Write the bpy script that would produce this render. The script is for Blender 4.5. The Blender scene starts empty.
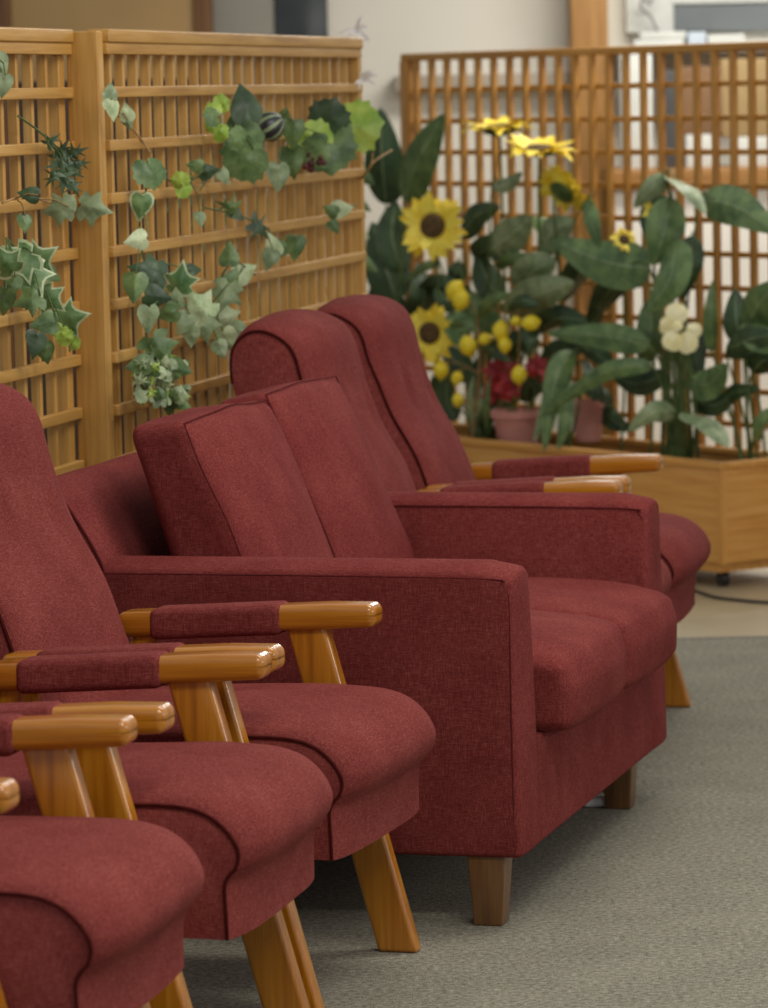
import bpy, bmesh, math, random
from mathutils import Vector, Matrix, noise
random.seed(7)  # the same leaves every time
PI = math.pi
SC = bpy.context.scene
COL = SC.collection

# ------------------------------------------------------------------ camera numbers
F = 4000.0; CX, CY = 384.0, 504.0; CAMZ = 1.5
PITCH = math.atan(412.0 / F); ROLL = 0.022
fw = Vector((0, math.cos(PITCH), -math.sin(PITCH)))
r0 = Vector((1, 0, 0)); u0 = Vector((0, math.sin(PITCH), math.cos(PITCH)))
rt = r0 * math.cos(ROLL) - u0 * math.sin(ROLL)
up = u0 * math.cos(ROLL) + r0 * math.sin(ROLL)
CAM = Vector((0, 0, CAMZ))

def ray(px, py):
    return fw + rt * ((px - CX) / F) - up * ((py - CY) / F)

def at(px, py, Y):
    v = ray(px, py)
    return CAM + v * (Y / v.y)

def on_plane(px, py, o, n):
    v = ray(px, py)
    return CAM + v * ((Vector(o) - CAM).dot(n) / v.dot(n))

# ------------------------------------------------------------------ materials
def lin(c):
    return tuple(((x / 255) / 12.92 if x / 255 <= .04045 else ((x / 255 + .055) / 1.055) ** 2.4) for x in c) + (1,)

class NT:
    def __init__(s, name):
        s.m = bpy.data.materials.new(name); s.m.use_nodes = True
        s.t = s.m.node_tree; s.b = s.t.nodes['Principled BSDF']
    def n(s, kind, **kw):
        nd = s.t.nodes.new(kind)
        for k, v in kw.items(): setattr(nd, k, v)
        return nd
    def l(s, a, b): s.t.links.new(a, b)
    def coord(s, scale, kind='Object'):
        tc = s.n('ShaderNodeTexCoord'); mp = s.n('ShaderNodeMapping'); mp.inputs['Scale'].default_value = scale
        s.l(tc.outputs[kind], mp.inputs['Vector']); return mp.outputs['Vector']
    def noise(s, scale, sc=1.0, detail=2.0, rough=.5, kind='Object'):
        nd = s.n('ShaderNodeTexNoise'); nd.inputs['Scale'].default_value = sc
        nd.inputs['Detail'].default_value = detail; nd.inputs['Roughness'].default_value = rough
        s.l(s.coord(scale, kind), nd.inputs['Vector']); return nd.outputs['Fac']
    def ramp(s, fac, stops):
        r = s.n('ShaderNodeValToRGB'); e = r.color_ramp.elements
        e[0].position, e[0].color = stops[0]; e[1].position, e[1].color = stops[-1]
        for p, c in stops[1:-1]:
            x = e.new(p); x.color = c
        s.l(fac, r.inputs['Fac']); return r.outputs['Color']
    def math(s, op, a, b):
        m = s.n('ShaderNodeMath', operation=op)
        for i, v in enumerate((a, b)):
            if isinstance(v, (int, float)): m.inputs[i].default_value = v
            else: s.l(v, m.inputs[i])
        return m.outputs[0]
    def bump(s, h, strength, dist):
        b = s.n('ShaderNodeBump'); b.inputs['Strength'].default_value = strength; b.inputs['Distance'].default_value = dist
        s.l(h, b.inputs['Height']); s.l(b.outputs['Normal'], s.b.inputs['Normal'])
    def set(s, **kw):
        for k, v in kw.items(): s.b.inputs[k.replace('_', ' ')].default_value = v
        return s.m

def fabric(name, dark, mid, light):
    t = NT(name)
    a = t.noise((70, 620, 620)); b = t.noise((620, 620, 70)); c = t.noise((620, 70, 620))
    h = t.math('MULTIPLY', t.math('ADD', t.math('ADD', a, b), c), 1 / 3)
    big = t.noise((9, 9, 9), detail=3)
    fac = t.math('ADD', t.math('MULTIPLY', h, .85), t.math('MULTIPLY', big, .15))
    t.l(t.ramp(fac, [(.36, lin(dark)), (.5, lin(mid)), (.63, lin(light))]), t.b.inputs['Base Color'])
    t.bump(h, .35, .0015)
    m = t.set(Roughness=.9)
    t.b.inputs['Specular IOR Level'].default_value = .06
    t.b.inputs['Sheen Weight'].default_value = 0
    return m

def wood(name, axis, dark, mid, light, rough=.45, coat=0.0, bump=.1):
    t = NT(name)
    s = [38, 38, 38]; s[axis] = 2.2
    g = t.noise(tuple(s), detail=4, rough=.6)
    s2 = [170, 170, 170]; s2[axis] = 5
    f = t.noise(tuple(s2), detail=2)
    fac = t.math('ADD', t.math('MULTIPLY', g, .7), t.math('MULTIPLY', f, .3))
    t.l(t.ramp(fac, [(.3, lin(dark)), (.5, lin(mid)), (.7, lin(light))]), t.b.inputs['Base Color'])
    t.bump(fac, bump, .001)
    m = t.set(Roughness=rough)
    if coat:
        t.b.inputs['Coat Weight'].default_value = coat; t.b.inputs['Coat Roughness'].default_value = .12
    return m

def plain(name, c1, c2=None, scale=8, rough=.6, bump=0, detail=3, kind='Object'):
    t = NT(name)
    f = t.noise((scale,) * 3, detail=detail, kind=kind)
    t.l(t.ramp(f, [(.35, lin(c1)), (.65, lin(c2 or c1))]), t.b.inputs['Base Color'])
    if bump: t.bump(f, bump, .002)
    return t.set(Roughness=rough)

def leafmat(name, c1, c2, rough=.45):
    t = NT(name)
    f = t.noise((22, 22, 22), detail=3)
    g = t.noise((120, 120, 120), detail=1)
    fac = t.math('ADD', t.math('MULTIPLY', f, .75), t.math('MULTIPLY', g, .25))
    t.l(t.ramp(fac, [(.35, lin(c1)), (.65, lin(c2))]), t.b.inputs['Base Color'])
    t.bump(fac, .25, .003)
    return t.set(Roughness=rough)

M = {}
M['red'] = fabric('maroon_upholstery', (92, 37, 35), (123, 56, 52), (154, 84, 78))
M['red_sofa'] = fabric('maroon_sofa_cloth', (88, 34, 33), (117, 50, 47), (146, 76, 70))
M['seam'] = plain('maroon_seam', (82, 32, 33), (96, 38, 38), 60, .95)
M['piping'] = plain('maroon_piping', (62, 20, 18), (74, 26, 23), 60, .95)
for k in ('seam', 'piping'): M[k].node_tree.nodes['Principled BSDF'].inputs['Specular IOR Level'].default_value = .05
for i, ax in enumerate('xyz'):
    M['oak_' + ax] = wood('varnished_wood_' + ax, i, (140, 82, 12), (178, 112, 22), (200, 138, 42), .28, .6, .05)
    M['lat_' + ax] = wood('lattice_wood_' + ax, i, (160, 113, 46), (191, 144, 70), (208, 166, 94), .5, .1)
    M['lat2_' + ax] = wood('far_lattice_wood_' + ax, i, (160, 106, 38), (188, 134, 56), (204, 154, 80), .5, .1)
    M['pine_' + ax] = wood('pine_boards_' + ax, i, (190, 126, 50), (218, 158, 76), (230, 178, 102), .5, .1)
    M['dkoak_' + ax] = wood('dark_leg_wood_' + ax, i, (76, 48, 24), (108, 74, 40), (128, 92, 54), .4, .2)
M['leaf_dark'] = leafmat('leaf_dark', (40, 62, 38), (68, 94, 56))
M['leaf_mid'] = leafmat('leaf_mid', (68, 96, 54), (116, 142, 84))
M['leaf_grey'] = leafmat('leaf_grey', (108, 128, 90), (158, 174, 130))
M['leaf_pale'] = leafmat('leaf_pale', (150, 172, 122), (204, 214, 172))
M['leaf_lime'] = leafmat('leaf_lime', (126, 164, 52), (176, 198, 88))
M['leaf_ivy'] = leafmat('leaf_ivy', (64, 104, 56), (124, 154, 96))
M['stem'] = plain('green_stem', (62, 84, 40), (96, 116, 58), 30, .6)
M['twig'] = plain('tan_twig', (142, 108, 62), (176, 142, 88), 40, .7)
M['yellow'] = leafmat('yellow_petal', (248, 210, 30), (255, 238, 96))
M['seed'] = plain('seed_head', (56, 40, 22), (110, 84, 44), 160, .9, .6)
M['lemon'] = plain('lemon_skin', (242, 212, 26), (250, 230, 60), 60, .4, .1)
M['cream'] = leafmat('cream_petal', (236, 226, 160), (248, 242, 196))
M['crimson'] = leafmat('crimson_petal', (138, 22, 28), (180, 40, 44))
M['pinkpot'] = plain('pink_plastic', (202, 138, 126), (214, 150, 138), 10, .5)
M['soil'] = plain('soil', (46, 32, 22), (84, 60, 40), 60, .95, .8)
M['blackplastic'] = plain('black_plastic', (20, 20, 20), (30, 30, 30), 20, .4)
M['white'] = plain('white_film', (232, 230, 224), (244, 242, 238), 30, .4)
M['purple'] = plain('dark_gourd_skin', (30, 34, 40), (62, 64, 66), 26, .35)
M['dryberry'] = plain('dried_berry', (62, 24, 28), (106, 48, 44), 60, .5)
M['navy'] = plain('navy_glaze', (16, 22, 40), (28, 36, 60), 12, .3)

def carpet_mat():
    t = NT('grey_carpet')
    f = t.noise((300, 300, 300), detail=2, rough=.7); g = t.noise((5, 5, 5), detail=4)
    h = t.noise((90, 90, 90), detail=2)
    fac = t.math('ADD', t.math('ADD', t.math('MULTIPLY', f, .5), t.math('MULTIPLY', g, .10)), t.math('MULTIPLY', h, .40))
    t.l(t.ramp(fac, [(.34, lin((92, 90, 78))), (.5, lin((146, 142, 126))), (.66, lin((190, 184, 164)))]), t.b.inputs['Base Color'])
    t.bump(f, .8, .006)
    t.b.inputs['Specular IOR Level'].default_value = .1
    return t.set(Roughness=1.0)

# ------------------------------------------------------------------ mesh helpers
def obj(name, bm, mat, parent=None, smooth=True):
    bmesh.ops.recalc_face_normals(bm, faces=bm.faces[:])
    me = bpy.data.meshes.new(name); bm.to_mesh(me); bm.free()
    for m in (mat if isinstance(mat, (list, tuple)) else [mat]): me.materials.append(m)
    if smooth:
        me.polygons.foreach_set('use_smooth', [True] * len(me.polygons))
        me.set_sharp_from_angle(angle=math.radians(50))
    o = bpy.data.objects.new(name, me); COL.objects.link(o)
    if parent: o.parent = parent
    return o

def tag(o, label, cat, group=None, kind=None):
    o['label'] = label; o['category'] = cat
    if group: o['group'] = group
    if kind: o['kind'] = kind
    return o

def thing(name, label, cat, loc=(0, 0, 0), rz=0.0, group=None):
    o = bpy.data.objects.new(name, None); COL.objects.link(o)
    o.location = loc; o.rotation_euler = (0, 0, rz); o.empty_display_size = .1
    return tag(o, label, cat, group)

def struct(name, bm, mat, label=None):
    o = obj(name, bm, mat); o['kind'] = 'structure'
    if label: o['label'] = label
    return o

def copy_tree(o, parent=None):
    c = o.copy(); COL.objects.link(c); c.parent = parent
    for ch in list(o.children): copy_tree(ch, c)
    return c

def rbox(bm, lo, hi, r=.004, n=1, fn=None, mat=0, ns=2):
    """rounded box between lo and hi; n = cells across the flat of each face; fn deforms every point"""
    lo, hi = Vector(lo), Vector(hi); c = (lo + hi) / 2; h = (hi - lo) / 2
    r = min(r, min(h) * .999)
    axes = []
    for k in range(3):
        i = h[k] - r
        a = [-h[k] + r * (1 - math.cos(PI / 4 * j / ns) / 1) if False else -i - r * math.tan(PI / 4 * (1 - j / ns)) for j in range(ns)]
        a += [-i + 2 * i * j / n for j in range(n + 1)]
        a += [i + r * math.tan(PI / 4 * (j / ns)) for j in range(1, ns + 1)]
        axes.append(a)
    cache = {}
    def V(p):
        q = []
        for k in range(3):
            q.append(max(-(h[k] - r), min(h[k] - r, p[k])))
        q = Vector(q); d = Vector(p) - q
        if d.length > 1e-9: d = d.normalized() * r
        w = q + d + c
        key = tuple(round(x, 6) for x in w)
        if key not in cache:
            cache[key] = bm.verts.new(fn(w) if fn else w)
        return cache[key]
    for k in range(3):
        a, b = axes[(k + 1) % 3], axes[(k + 2) % 3]
        for s in (-1, 1):
            for i in range(len(a) - 1):
                for j in range(len(b) - 1):
                    vs = []
                    for (x, y) in ((a[i], b[j]), (a[i + 1], b[j]), (a[i + 1], b[j + 1]), (a[i], b[j + 1])):
                        p = [0, 0, 0]; p[k] = s * h[k]; p[(k + 1) % 3] = x; p[(k + 2) % 3] = y
                        v = V(p)
                        if v not in vs: vs.append(v)
                    if len(vs) > 2:
                        try:
                            f = bm.faces.new(vs if s > 0 else vs[::-1]); f.material_index = mat
                        except ValueError: pass
    return bm

def box(lo, hi, r=.003, **kw):
    return rbox(bmesh.new(), lo, hi, r, **kw)

def catmull(pts, per=5, closed=False):
    P = [Vector(p) for p in pts]; n = len(P); out = []
    rng = range(n) if closed else range(n - 1)
    for i in rng:
        if closed: a, b, c, d = P[i - 1], P[i], P[(i + 1) % n], P[(i + 2) % n]
        else: a, b, c, d = P[max(i - 1, 0)], P[i], P[i + 1], P[min(i + 2, n - 1)]
        for k in range(per):
            t = k / per
            out.append(.5 * ((2 * b) + (c - a) * t + (2 * a - 5 * b + 4 * c - d) * t * t + (3 * b - a - 3 * c + d) * t ** 3))
    if not closed: out.append(P[-1].copy())
    return out

def tube(bm, pts, rad, seg=6, mat=0, taper=None):
    pts = [Vector(p) for p in pts]; rings = []
    prev = None
    for i, p in enumerate(pts):
        t = (pts[min(i + 1, len(pts) - 1)] - pts[max(i - 1, 0)]).normalized()
        if prev is None:
            a = t.orthogonal().normalized()
        else:
            a = (prev - t * prev.dot(t))
            a = a.normalized() if a.length > 1e-6 else t.orthogonal().normalized()
        prev = a; b = t.cross(a)
        rr = rad * (1 - (1 - taper) * i / (len(pts) - 1)) if taper is not None else rad
        rings.append([bm.verts.new(p + (a * math.cos(2 * PI * k / seg) + b * math.sin(2 * PI * k / seg)) * rr) for k in range(seg)])
    for A, B in zip(rings, rings[1:]):
        for k in range(seg):
            bm.faces.new((A[k], A[(k + 1) % seg], B[(k + 1) % seg], B[k])).material_index = mat
    bm.faces.new(rings[0][::-1]).material_index = mat; bm.faces.new(rings[-1]).material_index = mat

def lathe(bm, prof, seg=24, M4=None, mat=0):
    M4 = M4 or Matrix.Identity(4); rings = []
    for r, z in prof:
        if r < 1e-6: rings.append([bm.verts.new(M4 @ Vector((0, 0, z)))])
        else: rings.append([bm.verts.new(M4 @ Vector((r * math.cos(2 * PI * k / seg), r * math.sin(2 * PI * k / seg), z))) for k in range(seg)])
    for A, B in zip(rings, rings[1:]):
        for k in range(seg):
            q = []
            for v in (A[k % len(A)], A[(k + 1) % len(A)], B[(k + 1) % len(B)], B[k % len(B)]):
                if v not in q: q.append(v)
            if len(q) > 2: bm.faces.new(q).material_index = mat

def upholster(E, Mid, w, ny=22, per=5, power=2.8, soft=.54, sharp=(), dimple=None, wob=.0015, seed=0):
    """cushion whose outline in x-z runs from E at its sides to Mid at its middle; returns bmesh and the smoothed side outline"""
    n = len(E)
    def smooth(P):
        P = [Vector((a, 0, b)) for a, b in P]
        segs = []; cuts = sorted(set(sharp))
        if not cuts: return catmull(P, per, True)
        out = []
        for i, s in enumerate(cuts):
            e = cuts[(i + 1) % len(cuts)]
            idx = list(range(s, e + 1)) if e > s else list(range(s, n)) + list(range(0, e + 1))
            out += catmull([P[k] for k in idx], per)[:-1]
        return out
    e, m = smooth(E), smooth(Mid)
    bm = bmesh.new(); rings = []
    for j in range(ny + 1):
        t = -math.cos(PI * j / ny)
        t = .5 * t + .5 * (2 * j / ny - 1)
        c = max(0, 1 - abs(t) ** power) ** soft
        ring = []
        for a, b in zip(e, m):
            p = a + (b - a) * c
            p = Vector((p.x, t * w / 2, p.z))
            q = noise.noise(Vector((p.x * 9 + seed, p.y * 9, p.z * 9))) * wob * 2 * c
            p += (b - a).normalized() * q if (b - a).length > 1e-5 else Vector()
            if dimple: p = dimple(p)
            ring.append(bm.verts.new(p))
        rings.append(ring)
    k = len(e)
    for A, B in zip(rings, rings[1:]):
        for i in range(k):
            bm.faces.new((A[i], A[(i + 1) % k], B[(i + 1) % k], B[i]))
    bm.faces.new(rings[0]); bm.faces.new(rings[-1][::-1])
    return bm, e

def piping(path, r, parent, mat='piping'):
    bm = bmesh.new(); tube(bm, path, r, 6)
    return obj('piping', bm, M[mat], parent)

# ------------------------------------------------------------------ lounge chair
def make_chair(label, loc, th):
    t = thing('lounge_chair', label, 'chair', (loc[0], loc[1], 0), -math.radians(th), 'wood-armed maroon lounge chairs in the row')
    W = .49
    E = [(-.50, .448), (-.30, .456), (-.095, .459), (-.027, .460), (.019, .456), (.052, .444), (.079, .421), (.094, .394), (.090, .370), (.078, .356), (.072, .340), (.073, .30), (.074, .261), (-.10, .263), (-.30, .258), (-.50, .262)]
    D = [(-.50, .470), (-.30, .486), (-.095, .493), (-.027, .492), (.040, .487), (.090, .472), (.122, .445), (.138, .411), (.134, .384), (.119, .364), (.102, .345), (.094, .30), (.093, .261), (-.10, .262), (-.30, .256), (-.50, .26)]
    bm, e = upholster(E, D, W, sharp=(0, 12, 15), seed=loc[0] * 7)
    seat = obj('seat', bm, M['red'], t)
    e = e[8:12 * 5 + 1]
    for s in (-1, 1):
        piping([Vector((p.x, s * W / 2, p.z)) for p in e],   .0030, seat)
    E = [(-.40, .43), (-.458, .54), (-.500, .655), (-.556, .755), (-.586, .83), (-.609, .885), (-.621, .93), (-.638, .960), (-.668, .981), (-.70, .990), (-.728, .985), (-.755, .962), (-.766, .925), (-.760, .86), (-.728, .76), (-.67, .60), (-.60, .43)]
    D = [(-.375, .43), (-.422, .545), (-.464, .66), (-.522, .763), (-.548, .838), (-.559, .895), (-.573, .948), (-.599, .990), (-.645, 1.014), (-.70, 1.020), (-.736, 1.010), (-.766, .978), (-.775, .93), (-.764, .86), (-.730, .76), (-.672, .60), (-.60, .43)]
    def dim(p):
        for y0 in (-.105, .105):
            d = ((p.y - y0) / .013) ** 2 + ((p.z - .80) / .05) ** 2
            if d < 9 and p.x > -.68:
                p = p - Vector((.015, 0, 0)) * math.exp(-d)
        return p
    bm, e = upholster(E, D, .475, ny=30, sharp=(0, 16), dimple=dim, seed=loc[1] * 5)
    back = obj('backrest', bm, M['red'], t)
    for s in (-1, 1):
        piping([Vector((p.x, s * .2375, p.z)) for p in e[5:13 * 5]], .0034, back)
    for s in (-1, 1):
        y = s * .2685
        def tilt(p): return Vector((p.x, p.y, p.z + .030 * (p.x / .47) + (.004 * -(p.x / .47))))
        def nose(p):
            q = tilt(p); k = max(0, (p.x + .05) / .05)
            q.z -= .006 * k * k if p.z > .60 else 0
            return q
        a = obj('armrest', rbox(bmesh.new(), (-.475, y - .032, .575), (.003, y + .032, .620), .013, 6, nose, ns=3), M['oak_x'], t)
        obj('arm_sleeve', rbox(bmesh.new(), (-.415, y - .037, .568), (-.165, y + .037, .624), .016, 6, tilt, ns=3), M['red'], a)
        def sh(p): return Vector((p.x + .029 - .157 * (p.z / .575), p.y, p.z))
        obj('leg', rbox(bmesh.new(), (-.0365, y - .0175, 0), (.0365, y + .0175, .578), .008, 4, sh, ns=3), M['oak_z'], t)
        def sh2(p): return Vector((p.x - .63 + .20 * (p.z / .55), p.y, p.z))
        obj('leg', rbox(bmesh.new(), (-.022, y - .0165, 0), (.022, y + .0165, .556), .007, 4, sh2, ns=3), M['oak_z'], t)
    obj('rear_rail', box((-.575, -.252, .29), (-.54, .252, .345), .006, n=2), M['oak_y'], t)
    return t

make_chair('maroon wood-armed lounge chair standing right against the near arm of the two-seat sofa', (-.0955, 6.655), 17.2)
make_chair('middle one of the three near maroon lounge chairs, between two others', (-.2575, 6.058), 14)
make_chair('nearest maroon lounge chair, only its seat and arm ends showing at the bottom left', (-.4325, 5.4255), 13.4)
make_chair('maroon lounge chair just behind the sofa, its seat hidden by the far sofa arm', (.474, 8.735), 13)
make_chair('farthest maroon lounge chair, beside the sunflowers and the planter box', (.616, 9.355), 12)

# ------------------------------------------------------------------ two-seat sofa
def make_sofa():
    t = thing('loveseat', 'low maroon two-seat sofa with padded arms, loose cushions and dark wooden feet', 'sofa', (.232, 7.062, 0), -math.radians(15.5))
    L = 1.325; AW = .155; R = M['red_sofa']
    for y0 in (0, L - AW):
        def puff(p, y0=y0):
            q = p.copy(); s = (p.y - y0 - AW / 2) / (AW / 2)
            if p.z > .55: q.z += .016 * (1 - min(1, s * s)) * (p.z - .55) / .09 - .012 * max(0, p.x + .06) / .06 * (p.z - .55) / .09
            if p.x > -.05: q.x += .005 * (1 - min(1, s * s))
            mid = max(0, 1 - ((p.z - .38) / .3) ** 2)
            q.y += (.006 if s > 0 else -.006) * mid * abs(s)
            inner = (s > 0) == (y0 < .5); h = max(0, (p.z - .13) / .51)
            if inner: q.y += (-.024 if y0 < .5 else .024) * h * h * abs(s)
            if p.x > -.05: q.x -= .010 * h
            return q
        a = obj('arm', rbox(bmesh.new(), (-.80, y0, .128), (0, y0 + AW, .642), .011, 14, puff, ns=3), R, t)
        for yy in ((y0 - .0005, y0 + AW - .021) if y0 < .5 else (y0 + .021, y0 + AW + .0005)):
            pts = [(-.012, yy, .135), (-.012, yy - (.006 if yy < y0 + .05 else -.006), .38), (-.014, yy, .58), (-.018, yy, .608), (-.028, yy, .624), (-.046, yy, .632), (-.30, yy, .635), (-.78, yy, .635)]
            piping(catmull(pts, 4), .0016, a, 'seam')
    E = [(-.70, .13), (-.73, .45), (-.772, .63), (-.835, .745), (-.862, .775), (-.895, .79), (-.935, .785), (-.955, .755), (-.935, .63), (-.90, .40), (-.88, .13)]
    D = [(-.70, .13), (-.725, .45), (-.765, .63), (-.826, .75), (-.856, .783), (-.895, .80), (-.94, .793), (-.962, .757), (-.94, .63), (-.905, .40), (-.88, .13)]
    bm, e = upholster(E, D, L - .004, sharp=(0, 10), soft=.5)
    bmesh.ops.translate(bm, vec=(0, L / 2, 0), verts=bm.verts[:])
    b = obj('back_frame', bm, R, t)
    piping([Vector((p.x, .003, p.z)) for p in e[5:44]], .003, b, 'seam'); piping([Vector((p.x, L - .003, p.z)) for p in e[5:44]], .003, b, 'seam')
    obj('seat_base', rbox(bmesh.new(), (-.78, AW - .004, .128), (.001, L - AW + .004, .330), .008, 8, ns=3), R, t)
    ys = [AW + .004, L / 2, L - AW - .004]
    for i in range(2):
        y0, y1 = ys[i] + .001, ys[i + 1] - .001
        def plump(p, y0=y0, y1=y1):
            a = (p.y - (y0 + y1) / 2) / ((y1 - y0) / 2); bx = (p.x + .325) / .395; cz = (p.z - .41) / .085
            q = p.copy()
            ka = max(0, 1 - abs(a) ** 3); kb = max(0, 1 - abs(bx) ** 4); kc = max(0, 1 - cz * cz)
            q.z += .016 * ka * kb * (1 if cz > 0 else -.3)
            q.x += .014 * ka * kc * (1 if bx > 0 else 0)
            if cz > 0: q.z -= (.019 * max(0, (abs(a) - .55) / .45) ** 2 * (1 if (a < 0) == (y0 < .5) else .12) + .022 * max(0, (bx - .3) / .7) ** 2) * cz
            if cz > 0 and bx > .8: q.x -= .012 * cz
            q.z += noise.noise(p * 8) * .004 * ka * kb
            if p.x > -.1 and cz < 0: q.z += .012 * -cz * (1 - ka)
            return q
        c = obj('seat_cushion', rbox(bmesh.new(), (-.72, y0, .322), (.058, y1, .492), .025, 16, plump, ns=4), R, t)
    nrm = Vector((.924, 0, .383)); upv = Vector((-.383, 0, .924))
    for i in range(2):
        y0, y1 = ys[i] + .002, ys[i + 1] - .002
        if i == 0: y0 -= .03
        else: y1 += .012
        ctr = Vector((-.566, (y0 + y1) / 2, .690)) - nrm * .066
        hw = (y1 - y0) / 2
        twist = .0 if i == 0 else .0
        def place(p, hw=hw, ctr=ctr, i=i, twist=twist):
            a, bb, cc = p.x / .066, p.y / hw, p.z / .232
            k = max(0, 1 - abs(bb) ** 2.6) * max(0, 1 - abs(cc) ** 2.6)
            x = p.x + (.034 if a > 0 else -.034) * k * abs(a)
            if a < 0: x *= 1 - .22 * cc
            y = p.y * (1 - .02 * (cc * cc)) ; z = p.z
            z += (.006 * (1 - bb * bb) + (.034 * max(0, min(1, .5 - a * .5)) + .012 * i * max(0, min(1, .5 + a * .5)))) * (1 if cc > 0 else 0) * abs(cc) ** 3
            x += noise.noise(Vector((p.y * 7 + i * 5, p.z * 7, p.x * 7))) * .006
            z += noise.noise(Vector((p.y * 6 + i * 9, p.x * 6, 3))) * .006 + twist * .35 * bb * (1 if cc > 0 else 0) * abs(cc)
            return ctr + nrm * x + Vector((0, y, 0)) + upv * z
        c = obj('back_cushion', rbox(bmesh.new(), (-.066, -hw, -.232), (.066, hw, .232), .026, 18, place, ns=3), R, t)
        h2, v2 = hw - .004, .232 - .004
        loop = []
        N = 16
        for k in range(N): loop.append((-h2 + 2 * h2 * k / N, v2))
        for k in range(N): loop.append((h2, v2 - 2 * v2 * k / N))
        for k in range(N): loop.append((h2 - 2 * h2 * k / N, -v2))
        for k in range(N + 1): loop.append((-h2, -v2 + 2 * v2 * k / N))
        piping([place(Vector((.0605, a, b))) for a, b in loop], .0013, c, 'seam')
    for (x, y) in ((-.068, .042), (-.082, L - .10), (-.70, .052), (-.70, L - .10)):
        def taper(p, x=x, y=y):
            k = 1 - .24 * (1 - p.z / .13)
            return Vector((x + (p.x - x) * k, y + (p.y - y) * k, p.z))
        obj('leg', rbox(bmesh.new(), (x - .035, y - .034, 0), (x + .035, y + .034, .131), .004, 2, taper), M['dkoak_z'], t)
    return t
make_sofa()

# ------------------------------------------------------------------ lattice screens
PA = at(109, 97, 8.30); PB = at(363, 92, 10.55)
TH = math.atan2(PB.x - PA.x, PB.y - PA.y)
TLEN = math.hypot(PB.x - PA.x, PB.y - PA.y)
def tl(x, y, z):      # a point of the left screen: x out of its face, y along it
    return Vector((PA.x + x * math.cos(TH) + (y - .04) * math.sin(TH), PA.y - x * math.sin(TH) + (y - .04) * math.cos(TH), z))
def on_screen(px, py, x):
    n = Vector((math.cos(TH), -math.sin(TH), 0))
    return on_plane(px, py, tl(x, 0, 0), n)

def lattice(name, label, x, y0, y1, post, stile_end, c=.11, first=None):
    o = tl(0, 0, 0)
    t = thing(name, label, 'screen', (o.x, o.y, 0), -TH, 'free-standing wooden lattice screens')
    ztop = 1.642
    obj('cap_rail', box((x - .045, y0, ztop - .028), (x + .004, y1, ztop), .004, n=2), M['lat_y'], t)
    obj('top_rail', box((x - .034, y0, ztop - .052), (x - .001, y1, ztop - .028), .002, n=2), M['lat_y'], t)
    bm = bmesh.new()
    for k in range(1, 15):
        z = 1.622 - c * k
        rbox(bm, (x - .018, y0, z - .0115), (x, y1, z + .0115), .0025)
    obj('crossbar_grille', bm, M['lat_y'], t)
    bm = bmesh.new()
    y = first
    while y < y1 - .03:
        rbox(bm, (x - .0375, y - .008, .06), (x - .0175, y + .008, ztop - .05), .002)
        y += .097
    obj('slat_grille', bm, M['lat_z'], t)
    obj('bottom_rail', box((x - .034, y0, .03), (x - .001, y1, .08), .003, n=2), M['lat_y'], t)
    if post: obj('post', box((-.077, 0, 0), (-.0095, .042, ztop - .004), .004, n=2), M['lat_z'], t)
    for (a, b) in stile_end:
        obj('stile', box((x - .060 if not post else x - .046, a, 0), (x - .0185 if not post else x - .002, b, ztop - .052), .003, n=2), M['lat_z'], t)
    return t
lattice('lattice_screen', 'long wooden lattice screen behind the sofa, hung with vines', 0, .042, TLEN + .04, True, [(TLEN + .005, TLEN + .04)], first=.115)
lattice('lattice_screen', 'wooden lattice screen cut off by the left edge of the picture', -.063, -1.6, -.001, False, [(-.04, -.002), (-1.6, -1.56)], first=-1.6 + .02 + .0)

# planter with its own lattice
PO = Vector((1.008, 11.86, 0)); PHI = math.radians(35.5)
PU = Vector((-math.sin(PHI), math.cos(PHI), 0)); PN = Vector((math.cos(PHI), math.sin(PHI), 0))
def pl(x, y, z): return PO + PN * x + PU * y + Vector((0, 0, z))
def on_pl(px, py, x): return on_plane(px, py, pl(x, 0, 0), PN)
PLEN = 2.12
t = thing('planter_box', 'long pale wooden planter box on casters filled with artificial flowers', 'planter', PO, PHI)
obj('front_panel', box((0, .022, .075), (.018, PLEN, .362), .003, n=3), M['pine_y'], t)
obj('back_panel', box((.335, .022, .075), (.353, PLEN, .362), .003, n=3), M['pine_y'], t)
obj('side_panel', box((.0, .002, .075), (.353, .0215, .362), .003, n=3), M['pine_x'], t)
obj('side_panel', box((.018, PLEN - .02, .075), (.335, PLEN, .362), .003, n=3), M['pine_x'], t)
bm = box((-.008, -.006, .360), (.036, PLEN + .006, .379), .003, n=3)
rbox(bm, (.036, -.006, .360), (.320, .034, .379), .003); rbox(bm, (.320, -.006, .360), (.360, PLEN + .006, .379), .003)
rbox(bm, (.036, PLEN - .03, .360), (.320, PLEN + .006, .379), .003)
obj('rim', bm, M['pine_y'], t)
bm = box((.012, .03, .045), (.341, PLEN - .03, .075), .003, n=3)
obj('base_frame', bm, M['pine_y'], t)
obj('corner_post', box((-.003, -.003, .072), (.016, .019, .361), .002), M['pine_z'], t)
bm = bmesh.new(); rbox(bm, (.019, .023, .25), (.334, PLEN - .021, .325), .01, 30, lambda p: p + Vector((0, 0, noise.noise(p * 14) * .018 if p.z > .3 else 0)))
obj('soil', bm, M['soil'], t)
for (x, y) in ((.05, .06), (.30, .06), (.05, PLEN - .08), (.30, PLEN - .08), (.05, 1.0)):
    bm = bmesh.new(); Mx = Matrix.Translation((x, y, .022)) @ Matrix.Rotation(PI / 2, 4, 'Y')
    lathe(bm, [(0, -.012), (.019, -.012), (.022, -.008), (.022, .008), (.019, .012), (0, .012)], 18, Mx)
    rbox(bm, (x - .016, y - .012, .036), (x + .016, y + .012, .046), .003)
    obj('caster', bm, M['blackplastic'], t)

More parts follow.
